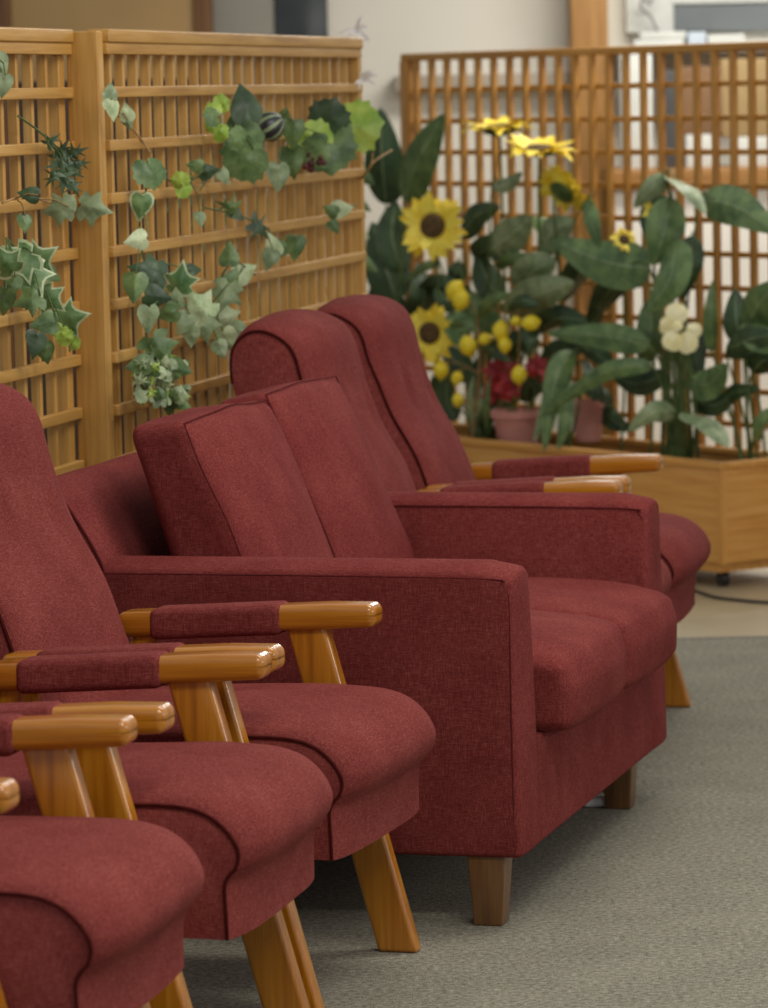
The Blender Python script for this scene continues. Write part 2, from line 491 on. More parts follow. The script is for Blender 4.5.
t = thing('planter_lattice', 'wooden lattice fixed behind the planter box of artificial flowers', 'screen', pl(.372, 0, 0), PHI)
ztop = 1.628; c = .087; y1 = PLEN - .022
obj('top_rail', box((-.006, -.35, ztop - .026), (.036, y1, ztop), .004, n=3), M['lat2_y'], t)
bm = bmesh.new()
y = -.33
while y < y1 - .05:
    rbox(bm, (-.004, y - .010, .10), (.016, y + .010, ztop - .024), .002); y += c
obj('slat_grille', bm, M['lat2_z'], t)
bm = bmesh.new()
for k in range(1, 15):
    z = ztop - .02 - .1055 * k
    rbox(bm, (.0165, -.35, z - .009), (.030, y1, z + .009), .002)
obj('crossbar_grille', bm, M['lat2_y'], t)
obj('stile', box((-.010, y1 - .045, 0), (.044, y1, ztop - .026), .003, n=2), M['lat2_z'], t)
obj('stile', box((-.002, -.35, 0), (.034, -.315, ztop - .026), .003, n=2), M['lat2_z'], t)

# ------------------------------------------------------------------ foliage
IVY = [(0, 0), (.17, -.16), (.40, -.10), (.55, .04), (.36, .20), (.48, .34), (.66, .52), (.36, .56), (.22, .66), (.12, .84), (0, 1.08)]
GRAPE = [(0, .02), (.14, -.14), (.34, -.16), (.50, -.02), (.62, .10), (.60, .26), (.70, .42), (.60, .52), (.62, .68), (.44, .70), (.34, .84), (.18, .86), (0, 1.0)]
STAR = [(0, 0), (.22, -.14), (.52, -.14), (.22, .10), (.30, .22), (.72, .34), (.24, .36), (.16, .50), (.40, .82), (.10, .62), (0, 1.1)]
HEART = [(0, .04), (.14, -.08), (.30, -.06), (.42, .08), (.44, .28), (.36, .50), (.24, .70), (.10, .90), (0, 1.05)]

def flat_leaf(bm, half, pos, ang, size, tilt=(0, 0), curl=.25, fold=.3, mat=0, wide=1.0, rim=None):
    """leaf with outline half (mirrored), tip towards ang seen from the front; tilt turns its face"""
    X, Y, Z = Vector((1, 0, 0)), Vector((0, 1, 0)), Vector((0, 0, 1))
    nrm = (-Y + X * tilt[0] + Z * tilt[1]).normalized()
    tip = X * math.cos(ang) + Z * math.sin(ang); tip = (tip - nrm * tip.dot(nrm)).normalized()
    side = tip.cross(nrm)
    pts = [(x * wide, y) for x, y in half] + [(-x * wide, y) for x, y in half[-2:0:-1]]
    cen = (0, .32)
    def P(x, y):
        z = -fold * abs(x) * .8 - curl * (y - .3) ** 2 + noise.noise(Vector((x * 3 + pos.x * 40, y * 3, pos.z * 40))) * .10
        return pos + (side * x + tip * y + nrm * z) * size
    n = len(pts); rings = []
    for s in (1.0, .84, .5, .25):
        rings.append([bm.verts.new(P(cen[0] + (x - cen[0]) * s, cen[1] + (y - cen[1]) * s)) for x, y in pts])
    c = bm.verts.new(P(*cen))
    for ri, (A, B) in enumerate(zip(rings, rings[1:])):
        for k in range(n):
            bm.faces.new((A[k], A[(k + 1) % n], B[(k + 1) % n], B[k])).material_index = rim if (ri == 0 and rim is not None) else mat
    for k in range(n):
        bm.faces.new((rings[-1][k], rings[-1][(k + 1) % n], c)).material_index = mat

LEAFS = ['leaf_dark', 'leaf_mid', 'leaf_grey', 'leaf_pale', 'leaf_lime', 'leaf_ivy']
LI = {k[5:]: i for i, k in enumerate(LEAFS)}
LM = [M[k] for k in LEAFS]
SHAPE = {'i': IVY, 'g': GRAPE, 's': STAR, 'h': HEART}

def vine(name, label, stem_px, leaves, cat='vine', group=None, stem_mat='stem', depth=.03, fullness=0, srad=.0022):
    base = on_screen(*stem_px[0], depth)
    t = thing(name, label, cat, base, 0, group)
    inv = Matrix.Translation(-base)
    pts = [on_screen(x, y, depth + .012 * math.sin(i * 1.7)) - base for i, (x, y) in enumerate(stem_px)]
    sb = bmesh.new(); path = catmull(pts, 5); tube(sb, path, srad, 6)
    fb = bmesh.new()
    for (x, y, size, ang, shp, colr) in leaves:
        size *= .74
        d = depth + .01 + random.random() * .035
        p = on_screen(x, y, d) - base
        tip = Vector((math.cos(math.radians(ang)), 0, math.sin(math.radians(ang))))
        p0 = p - tip * size * .4
        flat_leaf(fb, SHAPE[shp], p0, math.radians(ang), size, (random.uniform(-.2, .75), random.uniform(-.2, .5)), random.uniform(.1, .5), random.uniform(.1, .5), LI[colr], rim=LI['pale'] if colr == 'ivy' else None)
        near = min(path, key=lambda q: (q - p0).length)
        tube(sb, [near, (near + p0) / 2 + Vector((.004, -.006, .006)), p0], .0014, 5)
    obj('stem', sb, M[stem_mat], t); obj('foliage', fb, LM, t)
    return t

vine('ivy_sprig', 'dark pointed-leaf sprig poking out of the left screen above the ivy', [(18, 116), (40, 132), (58, 150), (66, 172), (70, 190)],
     [(52, 140, .045, 40, 's', 'dark'), (62, 150, .06, 60, 's', 'dark'), (76, 152, .055, 20, 's', 'dark'), (58, 165, .06, 200, 's', 'dark'), (72, 172, .06, -30, 's', 'dark'), (80, 163, .05, 10, 's', 'dark'),
      (64, 182, .06, -100, 's', 'dark'), (75, 188, .05, -60, 's', 'dark'), (53, 178, .05, -130, 's', 'dark'), (68, 160, .05, 90, 's', 'dark')], depth=-.05)
vine('ivy_sprig', 'greyish ivy sprig lying along a crossbar beside the post', [(2, 203), (25, 196), (48, 202), (70, 207), (88, 205)],
     [(58, 209, .075, 190, 'i', 'grey'), (93, 208, .085, -15, 'i', 'grey'), (30, 194, .055, 170, 'h', 'dark'), (24, 222, .05, -100, 'h', 'mid'), (72, 203, .05, 60, 'h', 'grey')], stem_mat='twig', depth=-.045)
vine('ivy_vine', 'variegated ivy trailing down the left screen next to the post', [(6, 238), (24, 258), (44, 290), (58, 318), (68, 335), (70, 352)],
     [(20, 262, .10, 215, 'i', 'ivy'), (40, 258, .085, 30, 'i', 'ivy'), (32, 278, .10, -70, 'i', 'ivy'), (52, 272, .06, -20, 'h', 'mid'), (30, 300, .075, 200, 'i', 'mid'), (50, 300, .08, -40, 'i', 'ivy'),
      (70, 318, .09, 10, 'i', 'ivy'), (47, 323, .075, 190, 'h', 'mid'), (35, 342, .075, -110, 'h', 'dark'), (46, 352, .06, -80, 'h', 'mid'), (66, 338, .04, -30, 'g', 'lime'), (74, 342, .035, 20, 'g', 'lime'), (60, 332, .04, -120, 'g', 'lime'), (12, 285, .06, 250, 'h', 'mid'), (4, 300, .07, 260, 'h', 'mid'), (6, 262, .08, 120, 'i', 'ivy')], depth=-.045)
vine('ivy_sprig', 'pale leaf hanging at the very left edge near the screen top', [(-8, 50), (0, 62), (3, 84)], [(0, 66, .07, -70, 'h', 'grey'), (4, 84, .06, -100, 'h', 'grey')], depth=-.05)
vine('ivy_vine', 'slender vine with thin pale leaves beside the post on the long screen', [(112, 86), (114, 110), (126, 122), (140, 138), (150, 152)],
     [(111, 92, .05, 80, 'h', 'grey'), (112, 108, .06, -90, 'h', 'pale'), (127, 113, .05, 100, 'h', 'pale'), (128, 122, .04, -70, 'h', 'grey')], stem_mat='twig', depth=.012)
vine('ivy_vine', 'green ivy hanging at the middle left of the long screen above the shaggy tuft', [(150, 160), (146, 190), (140, 220), (142, 250), (150, 280)],
     [(150, 173, .085, -80, 'g', 'mid'), (141, 205, .08, -100, 'h', 'ivy'), (138, 240, .07, 190, 'h', 'pale'), (150, 272, .10, 170, 'i', 'dark'), (135, 285, .085, -95, 'h', 'mid'), (156, 296, .08, -10, 'h', 'dark'), (180, 280, .09, 80, 'i', 'ivy'), (194, 268, .05, 10, 'h', 'dark')], depth=.02)
vine('ivy_vine', 'small bright green sprig in the middle of the long screen', [(168, 180), (182, 184), (196, 178), (212, 170), (200, 190)],
     [(180, 180, .045, 110, 'g', 'lime'), (186, 190, .045, -60, 'g', 'lime'), (196, 166, .05, 170, 'h', 'mid'), (208, 172, .06, 10, 'h', 'dark'), (200, 218, .045, -90, 'h', 'grey'), (224, 176, .05, -60, 'h', 'grey')], depth=.02)
vine('ivy_vine', 'pale silvery ivy cluster on the screen just left of the far chair back', [(175, 295), (198, 312), (215, 300), (222, 275), (236, 262), (255, 275)],
     [(228, 255, .075, 90, 'h', 'mid'), (232, 280, .07, 60, 'h', 'mid'), (225, 295, .09, -110, 'i', 'grey'), (200, 305, .10, 130, 'i', 'pale'), (205, 325, .09, -80, 'i', 'grey'), (185, 322, .07, -120, 'h', 'grey'), (230, 318, .09, 10, 'i', 'pale'), (228, 340, .08, -60, 'h', 'pale'), (168, 312, .07, 190, 'h', 'mid'), (246, 272, .08, 30, 'h', 'pale'), (220, 348, .06, -70, 'h', 'grey'), (150, 318, .08, -90, 'h', 'grey'), (176, 300, .06, 90, 'h', 'grey'), (192, 336, .06, -90, 'h', 'grey'), (238, 330, .07, -40, 'h', 'grey')], depth=.03)
vine('ivy_vine', 'dark lobed ivy sprig with pale leaves in the middle of the long screen', [(205, 208), (226, 212), (246, 218), (264, 226), (276, 240)],
     [(228, 206, .065, 160, 's', 'mid'), (236, 214, .05, -40, 'h', 'dark'), (262, 228, .085, -30, 's', 'dark'), (274, 246, .075, 110, 'h', 'pale'), (284, 250, .065, -20, 'h', 'mid'), (296, 246, .08, -95, 'h', 'mid'), (270, 258, .07, -110, 'h', 'grey')], stem_mat='stem', depth=.02)
vine('ivy_tuft', 'shaggy mossy tuft of variegated ivy low on the screen above the sofa back', [(150, 345), (158, 365), (164, 385), (166, 408)],
     [(160, 350, .10, -60, 'i', 'mid'), (140, 365, .07, 190, 'h', 'mid'), (178, 368, .07, -20, 'h', 'mid'), (170, 400, .08, -90, 'h', 'mid'), (182, 402, .055, -30, 'h', 'mid')]
     + [(random.uniform(140, 186), random.uniform(362, 404), random.uniform(.025, .045), random.uniform(0, 360), random.choice('hsg'), random.choice(['grey', 'grey', 'pale', 'lime', 'mid'])) for _ in range(60)], depth=.03)
vine('grape_vine', 'broad grape leaves around the dark gourd on the long screen', [(206, 120), (225, 128), (245, 138), (262, 142)],
     [(213, 108, .045, 120, 'g', 'lime'), (222, 103, .045, 20, 'g', 'lime'), (212, 126, .04, 220, 'g', 'lime'), (224, 134, .045, -30, 'g', 'lime'), (247, 104, .12, 95, 'h', 'dark'), (250, 134, .12, 10, 'g', 'mid'), (243, 160, .12, 225, 'g', 'mid'), (236, 138, .06, 160, 'g', 'mid'), (212, 117, .05, 180, 'g', 'mid')], depth=.035)
vine('grape_vine', 'broad grape leaves at the right end of the long screen, one yellow-green', [(282, 110), (296, 124), (312, 130), (330, 130), (352, 124)],
     [(293, 132, .09, -90, 'h', 'mid'), (292, 160, .10, -85, 'h', 'mid'), (312, 140, .12, 130, 'g', 'lime'), (330, 116, .11, 70, 'g', 'dark'), (328, 150, .15, -80, 'g', 'mid'), (360, 124, .145, 5, 'g', 'lime'), (318, 150, .10, 220, 'g', 'mid'), (278, 175, .09, -95, 'h', 'grey'), (283, 118, .06, 70, 'h', 'mid'), (340, 140, .09, -20, 'g', 'mid')], depth=.035)
vine('ivy_sprig', 'single pale leaf on a low crossbar near the right end of the long screen', [(326, 214), (338, 208), (356, 205)],
     [(342, 208, .075, 10, 'h', 'pale'), (332, 211, .055, 150, 'h', 'mid'), (334, 226, .05, -60, 'h', 'mid')], depth=.025)
# dark gourd, dried berries, twig and ribbons
p = on_screen(270, 126, .06)
t = thing('ornamental_gourd', 'small dark striped gourd nestled in the grape leaves', 'gourd', p)
bm = bmesh.new(); lathe(bm, [(0, -.040)] + [(.040 * math.cos(a) * (1 - .12 * math.sin(a)), .040 * math.sin(a)) for a in [(-.5 + k / 14) * PI for k in range(1, 14)]] + [(0, .039)], 24)
for v in bm.verts:
    a = math.atan2(v.co.y, v.co.x); k = 1 + .045 * math.cos(10 * a); v.co.x *= k; v.co.y *= k
bm.faces.ensure_lookup_table()
for f in bm.faces:
    q = f.calc_center_median(); f.material_index = 1 if int((math.atan2(q.y, q.x) + PI) / (2 * PI) * 24) % 3 == 0 and abs(q.z) < .034 else 0
bmesh.ops.scale(bm, vec=(.86, .86, .86), verts=bm.verts[:])
bmesh.ops.rotate(bm, matrix=Matrix.Rotation(1.0, 3, 'Y'), verts=bm.verts[:], cent=(0, 0, 0))
body = obj('body', bm, [M['purple'], M['leaf_grey']], t)
bm = bmesh.new(); tube(bm, [Vector((.025, 0, .016)), Vector((.036, 0, .025)), Vector((.043, -.004, .036))], .004, 6, taper=.6); obj('stalk', bm, M['stem'], t)
p = on_screen(312, 158, .062)
t = thing('berry_cluster', 'cluster of dark dried berries under the broad grape leaves', 'berries', p)
bm = bmesh.new()
for k in range(14):
    q = Vector((random.gauss(0, .012), random.gauss(0, .008), -.002 * k + random.gauss(0, .006)))
    bmesh.ops.create_uvsphere(bm, u_segments=10, v_segments=7, radius=random.uniform(.007, .010), matrix=Matrix.Translation(q))
obj('berry_bunch', bm, M['dryberry'], t)
bm = bmesh.new(); tube(bm, [(0, 0, .006), (.004, -.004, .03)], .0018, 5); obj('stalk', bm, M['stem'], t)
def ribbon(px, py, label, wide):
    p = on_screen(px, py, .012)
    bm = bmesh.new()
    for k in range(7):
        a = random.uniform(0, 2 * PI); L = random.uniform(.02, .034) * wide
        d = Vector((math.cos(a), -.25, math.sin(a) * .8)); s = Vector((-math.sin(a), 0, math.cos(a))) * .006
        rows = []
        for i in range(6):
            u = i / 5; q = d * L * u + Vector((0, -.006 * math.sin(u * PI), .006 * math.sin(3 * u)))
            rows.append([bm.verts.new(q + s * (1 - .6 * u)), bm.verts.new(q + Vector((0, .0012, 0))), bm.verts.new(q - s * (1 - .6 * u))])
        for A, B in zip(rows, rows[1:]):
            for j in range(2): bm.faces.new((A[j], A[j + 1], B[j + 1], B[j]))
    o = obj('ribbon_bow', bm, M['white'], None); o.location = p
    tag(o, label, 'ribbon'); return o
ribbon(356, 31, 'scrap of white ribbon on the top corner of the long screen', 1.5)
ribbon(362, 80, 'scrap of white ribbon on the end stile of the long screen', 1.3)
bm = bmesh.new()
p0 = on_screen(364, 176, .02)
tube(bm, catmull([p - p0 for p in (on_screen(362, 178, .0), on_screen(368, 170, .03), on_screen(376, 160, .05), on_screen(392, 150, .06))], 5), .004, 6, taper=.6)
tube(bm, catmull([p - p0 for p in (on_screen(368, 170, .03), on_screen(372, 162, .02), on_screen(373, 152, .02))], 4), .003, 6, taper=.5)
o = obj('twig', bm, M['twig']); o.location = p0; tag(o, 'bare tan twig sticking out past the end of the long screen', 'twig')

# ------------------------------------------------------------------ planter plants
def big_leaf(bm, pts, width, roll=0.0, mat=0, fold=.25, wave=.06):
    """broad leaf blade along pts (base, mid, tip in 3D)"""
    path = catmull(pts, 7); n = len(path) - 1; rows = []
    L = sum((a - b).length for a, b in zip(path, path[1:]))
    for i, p in enumerate(path):
        u = i / n
        t = (path[min(i + 1, n)] - path[max(i - 1, 0)]).normalized()
        view = (Vector((0, -1, .15)) + Vector((math.sin(roll), 0, .0)) * 1.0).normalized()
        nn = (view - t * view.dot(t)); nn = nn.normalized() if nn.length > 1e-4 else t.orthogonal()
        s = t.cross(nn)
        w = width * .56 * (math.sin(PI * min(1, (u * .97 + .03) ** .75)) ** .85)
        if i == n: w = width * .02
        row = []
        for f in (-1, -.66, -.33, -.035, .035, .33, .66, 1):
            z = -fold * w * abs(f) ** 1.2 + wave * w * math.sin(9 * u + 2 * f + p.x * 30) * abs(f)
            row.append(bm.verts.new(p + s * (w * f) + nn * z))
        rows.append(row)
    for A, B in zip(rows, rows[1:]):
        for k in range(7):
            bm.faces.new((A[k], A[k + 1], B[k + 1], B[k])).material_index = mat if k != 3 else (LI['grey'] if mat != LI['grey'] else LI['pale'])

def plant(name, label, root_px, rootx, leaves, stems=(), cat='plant', group=None):
    """leaves: (base px, mid px, tip px, width px, colour, distance x from planter front at base and tip)"""
    base = on_pl(root_px[0], root_px[1], rootx); base.z = .315
    t = thing(name, label, cat, base, 0, group)
    fb, sb = bmesh.new(), bmesh.new()
    for (a, b, c, w, colr, x0, x1) in leaves:
        P = [on_pl(*a, x0) - base, on_pl(*b, (x0 + x1) / 2 - .02) - base, on_pl(*c, x1) - base]
        ws = w / (F / (P[1].y + base.y))
        big_leaf(fb, P, ws, random.uniform(-.7, .5), LI[colr])
        q = P[0]
        r = Vector((random.gauss(0, .018), random.gauss(0, .018), 0))
        m = (r + q) / 2 + Vector((random.gauss(0, .015), random.gauss(0, .01), .05 if q.z > .1 else .1))
        tube(sb, catmull([r, m, q, q + (P[1] - q) * .5], 5), .0045, 6, taper=.5)
    for s in stems:
        tube(sb, catmull([on_pl(x, y, xx) - base for x, y, xx in s], 4), .006, 6)
    obj('stem', sb, M['stem'], t); obj('foliage', fb, LM, t)
    return t

plant('calla_plant', 'tall broad-leaved plant with a cream flower near the right end of the planter', (680, 455), .17, [
    ((668, 178), (652, 188), (634, 208), 20, 'grey', .17, .10), ((668, 178), (688, 186), (706, 214), 22, 'grey', .17, .10),
    ((672, 198), (664, 232), (653, 266), 36, 'mid', .15, .08), ((674, 240), (670, 278), (646, 312), 36, 'mid', .12, .03),
    ((692, 236), (690, 265), (682, 300), 24, 'dark', .17, .15), ((650, 268), (606, 262), (552, 240), 44, 'mid', .14, .10),
    ((648, 345), (604, 336), (546, 333), 26, 'mid', .12, .04), ((652, 366), (606, 372), (538, 418), 17, 'mid', .10, -.05),
    ((676, 414), (654, 412), (628, 432), 20, 'grey', .10, -.04), ((684, 412), (708, 422), (728, 447), 26, 'grey', .10, -.04),
    ((690, 380), (708, 384), (727, 364), 30, 'mid', .14, .10), ((700, 200), (735, 206), (776, 232), 36, 'mid', .2, .15),
    ((652, 300), (650, 340), (640, 372), 26, 'mid', .2, .18), ((664, 375), (636, 384), (610, 374), 22, 'dark', .2, .2),
    ((676, 250), (655, 216), (666, 196), 30, 'dark', .22, .22), ((700, 330), (694, 355), (700, 395), 22, 'dark', .22, .2), ((692, 400), (716, 405), (742, 386), 20, 'dark', .2, .2),
    ((640, 250), (610, 290), (588, 322), 28, 'dark', .25, .25)],
    stems=[[(662 + i * 6, 458, .15 + .02 * (i % 3)), (664 + i * 5, 400, .15), (668 + i * 3, 330, .16)] for i in range(7)])
plant('calla_plant', 'broad-leaved plant cut off by the right edge behind the planter corner', (748, 452), .2, [
    ((712, 352), (711, 315), (713, 280), 14, 'mid', .17, .17), ((742, 345), (736, 318), (735, 288), 28, 'dark', .2, .2),
    ((744, 330), (758, 306), (778, 282), 36, 'mid', .17, .12), ((726, 352), (748, 340), (776, 334), 26, 'dark', .15, .1),
    ((744, 322), (758, 338), (776, 352), 26, 'mid', .15, .12), ((760, 440), (764, 425), (768, 408), 22, 'mid', .14, .12), ((722, 400), (735, 392), (760, 388), 16, 'dark', .2, .2), ((752, 372), (765, 360), (780, 362), 30, 'dark', .2, .2)])
plant('hanging_leaf_plant', 'strap-leaved plant drooping over the planter front below the red flowers', (566, 445), .10, [
    ((574, 352), (556, 378), (544, 452), 22, 'mid', .08, -.05), ((566, 365), (550, 400), (534, 442), 16, 'grey', .06, -.04), ((560, 360), (566, 410), (558, 450), 16, 'mid', .06, -.03),
    ((578, 345), (600, 356), (622, 380), 18, 'dark', .14, .12), ((585, 360), (596, 385), (604, 404), 14, 'dark', .16, .16)])
plant('broad_leaf_plant', 'dark plant with two large upright leaves at the left end of the planter', (398, 440), .18, [
    ((404, 200), (418, 160), (444, 114), 38, 'mid', .12, .10), ((386, 204), (382, 160), (380, 108), 40, 'dark', .18, .16), ((396, 300), (384, 262), (372, 222), 40, 'dark', .18, .18),
    ((402, 270), (392, 236), (396, 200), 32, 'dark', .2, .2), ((410, 330), (424, 300), (418, 262), 30, 'dark', .2, .2), ((395, 345), (380, 320), (374, 280), 34, 'dark', .2, .2), ((402, 360), (396, 330), (402, 296), 34, 'dark', .22, .22), ((420, 300), (440, 286), (462, 290), 24, 'dark', .22, .22)])
plant('leafy_bush', 'bushy grey-green leaves filling the planter among the sunflowers', (486, 440), .18, [
    ((462, 236), (476, 216), (500, 206), 24, 'dark', .2, .2), ((490, 250), (510, 236), (532, 216), 32, 'grey', .16, .14), ((474, 258), (492, 248), (516, 256), 26, 'dark', .2, .2), ((500, 300), (486, 276), (478, 254), 28, 'dark', .22, .2),
    ((520, 290), (535, 270), (556, 262), 34, 'grey', .15, .12), ((512, 318), (536, 296), (574, 282), 36, 'grey', .10, .08), ((452, 310), (456, 326), (460, 348), 24, 'ivy', .12, .08), ((440, 262), (422, 268), (404, 284), 9, 'mid', .08, .06),
    ((470, 290), (450, 300), (436, 286), 24, 'dark', .2, .2), ((498, 330), (478, 312), (470, 290), 26, 'mid', .18, .18), ((540, 330), (560, 318), (588, 322), 26, 'dark', .18, .18), ((470, 380), (455, 360), (440, 345), 24, 'dark', .2, .2),
    ((480, 400), (474, 380), (484, 350), 18, 'dark', .2, .2), ((500, 360), (516, 342), (540, 342), 22, 'dark', .2, .2), ((540, 375), (556, 352), (584, 350), 24, 'dark', .22, .22), ((478, 436), (470, 400), (474, 376), 7, 'grey', .1, .08), ((488, 436), (486, 404), (490, 376), 7, 'mid', .1, .06), ((470, 434), (480, 410), (482, 384), 6, 'grey', .1, .08),
    ((566, 300), (580, 270), (584, 240), 30, 'dark', .22, .22), ((540, 250), (552, 232), (574, 220), 30, 'grey', .16, .14), ((586, 200), (592, 224), (600, 248), 16, 'mid', .14, .12), ((492, 186), (508, 184), (522, 172), 14, 'grey', .14, .12),
    ((456, 420), (446, 396), (452, 366), 20, 'dark', .26, .26), ((520, 400), (534, 384), (552, 392), 20, 'dark', .27, .27), ((430, 400), (440, 380), (436, 360), 20, 'dark', .26, .26), ((600, 400), (612, 420), (632, 430), 18, 'dark', .26, .26),
    ((600, 350), (590, 330), (604, 306), 22, 'dark', .28, .28), ((548, 300), (538, 322), (520, 340), 22, 'dark', .27, .26), ((500, 270), (512, 262), (530, 256), 18, 'mid', .18, .16), ((460, 262), (452, 280), (430, 290), 18, 'dark', .27, .27),
    ((610, 410), (598, 392), (578, 388), 18, 'dark', .25, .24), ((474, 330), (460, 316), (444, 318), 20, 'dark', .24, .24), ((560, 240), (545, 222), (524, 216), 24, 'mid', .2, .2)])

def sunflower(label, px, py, rad_px, face, x, stem, leaf=None, ring=(16, 2)):
    c = on_pl(px, py, x); R = rad_px / (F / c.y)
    base = on_pl(stem[0], 440, x + .05); base.z = .31
    t = thing('sunflower', label, 'flower', base, 0, 'artificial sunflowers in the planter')
    n = Vector(face).normalized(); a = n.orthogonal().normalized(); b = n.cross(a); c = c - base
    pb = bmesh.new()
    for row in range(ring[1]):
        N = ring[0]
        for k in range(N):
            g = 2 * PI * (k + .5 * row) / N + random.uniform(-.1, .1)
            d = a * math.cos(g) + b * math.sin(g); s = n.cross(d)
            L = R * random.uniform(.76, 1.10); drop = random.uniform(-.28, .22) - .1 * row
            rows = []
            for i in range(7):
                u = i / 6; rr = .28 * R + (L - .28 * R) * u
                w = R * .17 * math.sin(PI * min(1, .18 + .80 * u)) ** .8 if i < 6 else R * .01
                q = c + d * rr + n * (R * (.10 * math.sin(u * PI) - drop * u * u - .02 * row))
                rows.append([pb.verts.new(q + s * w + n * (.02 * R)), pb.verts.new(q), pb.verts.new(q - s * w + n * (.02 * R))])
            for A, B in zip(rows, rows[1:]):
                for j in range(2): pb.faces.new((A[j], A[j + 1], B[j + 1], B[j]))
    obj('petals', pb, M['yellow'], t)
    db = bmesh.new(); Mx = Matrix.Translation(c) @ n.to_track_quat('Z', 'Y').to_matrix().to_4x4()
    lathe(db, [(0, -.02 * R), (.36 * R, -.02 * R), (.38 * R, .06 * R), (.32 * R, .14 * R), (.2 * R, .16 * R), (0, .13 * R)], 24, Mx)
    obj('seed_head', db, M['seed'], t)
    cb = bmesh.new()
    lathe(cb, [(0, -.16 * R), (.12 * R, -.15 * R), (.40 * R, -.06 * R), (.46 * R, -.03 * R), (0, -.021 * R)], 14, Mx)
    tube(cb, catmull([c - n * .12 * R, c - n * .5 * R + Vector((0, .01, -.03)), (c + Vector((0, 0, 0))) * .5 + Vector((.01, .03, -.02)), Vector((0, 0, 0))], 6), .0045, 6)
    obj('stem', cb, M['stem'], t)
    return t
sunflower('large open sunflower facing forward, above the other forward-facing one', 433, 226, 34, (-.25, -1, .15), .02, (440,))
sunflower('lower forward-facing sunflower just right of the far chair back', 430, 333, 30, (-.35, -1, .05), .04, (436,))
sunflower('topmost sunflower seen edge-on against the far lattice', 499, 130, 40, (-.05, -.03, 1), .12, (505,))
sunflower('sunflower seen edge-on with its brown seed head on top, below the topmost one', 540, 151, 38, (.05, -.17, 1), .10, (530,))
sunflower('drooping sunflower seen from behind, left of the tall broad-leaved plant', 562, 192, 30, (.5, .5, .55), .14, (560,))
sunflower('small blurred sunflower deep in the leaves near the lattice', 624, 240, 15, (.1, -.8, .5), .14, (620,), ring=(14, 1))
sunflower('small yellow bloom behind the top leaf of the tall plant', 653, 212, 12, (-.2, -.8, .5), .16, (650,), ring=(12, 1))

# lemons on a branch
def lemon_branch(label, stem_px, lemons, leaves, x):
    base = on_pl(*stem_px[0], x); base.z = .31
    t = thing('lemon_branch', label, 'plant', base, 0)
    sb = bmesh.new(); path = catmull([Vector((0, 0, 0))] + [on_pl(a, b, x) - base for a, b in stem_px[1:]], 6); tube(sb, path, .005, 6, taper=.5)
    for (px, py, r, tilt) in lemons:
        p = on_pl(px, py, x - .03) - base; R = r / (F / (p.y + base.y))
        bm = bmesh.new()
        prof = [(0, -1.42), (.10, -1.36), (.22, -1.2)] + [(math.cos(a), 1.12 * math.sin(a)) for a in [(-.5 + k / 12) * PI for k in range(2, 11)]] + [(.24, 1.18), (.10, 1.26), (0, 1.28)]
        Mx = Matrix.Translation(p) @ Matrix.Rotation(tilt, 4, 'Y') @ Matrix.Scale(R, 4)
        lathe(bm, prof, 18, Mx); obj('lemon', bm, M['lemon'], t)
        near = min(path, key=lambda q: (q - p).length)
        tube(sb, [near, (near + p) / 2 + Vector((0, -.01, .03)), p + Vector((0, 0, R * 1.1))], .002, 5)
    fb = bmesh.new()
    for (a, b, c, w, colr) in leaves:
        P = [on_pl(*a, x) - base, on_pl(*b, x - .03) - base, on_pl(*c, x - .02) - base]
        big_leaf(fb, P, w / 300, random.uniform(-.6, .6), LI[colr])
    obj('stem', sb, M['twig'], t); obj('foliage', fb, LM, t)
lemon_branch('branch of yellow lemons arching beside the lower sunflower', [(470, 440), (480, 360), (478, 318), (500, 310), (520, 318)],
             [(455, 290, 9, .6), (461, 300, 9, .3), (441, 370, 8, 0), (468, 346, 9, -.3), (485, 339, 6, 1.2), (501, 331, 9, .1), (505, 345, 7, 0), (516, 321, 5, 1.3), (531, 323, 8, 1.4), (519, 375, 8, 0), (458, 400, 6, 0), (457, 378, 6, .3)],
             [((478, 318), (492, 300), (512, 294), 12, 'mid'), ((500, 310), (520, 300), (540, 306), 12, 'dark'), ((480, 345), (496, 352), (510, 362), 12, 'dark'), ((478, 330), (464, 322), (448, 328), 12, 'mid'), ((520, 318), (530, 340), (528, 360), 11, 'dark')], .08)

# red flowers in a pink pot, second pink pot
def pot(label, px, py_rim, w_px, h, x):
    c = on_pl(px, py_rim, x); R = w_px / 2 / (F / c.y); z1 = c.z; z0 = z1 - h
    t = thing('flower_pot', label, 'pot', (c.x, c.y, z0), 0, 'pink pots standing in the planter')
    bm = bmesh.new()
    lathe(bm, [(0, 0), (R * .72, 0), (R * .90, h - .022), (R, h - .022), (R, h), (R * .9, h), (R * .84, h - .03), (0, h - .03)], 28)
    obj('body', bm, M['pinkpot'], t); return c, z0
c, z0 = pot('pink plastic pot holding the red flowers', 518, 410, 56, .11, .14)
pot('dusky pink pot behind the drooping strap leaves', 588, 400, 34, .13, .20)
t = thing('red_flower_plant', 'cluster of red flowers standing in the pink pot', 'plant', (c.x, c.y, z0 + .072), 0)
sb = bmesh.new(); o0 = Vector((c.x, c.y, z0 + .072))
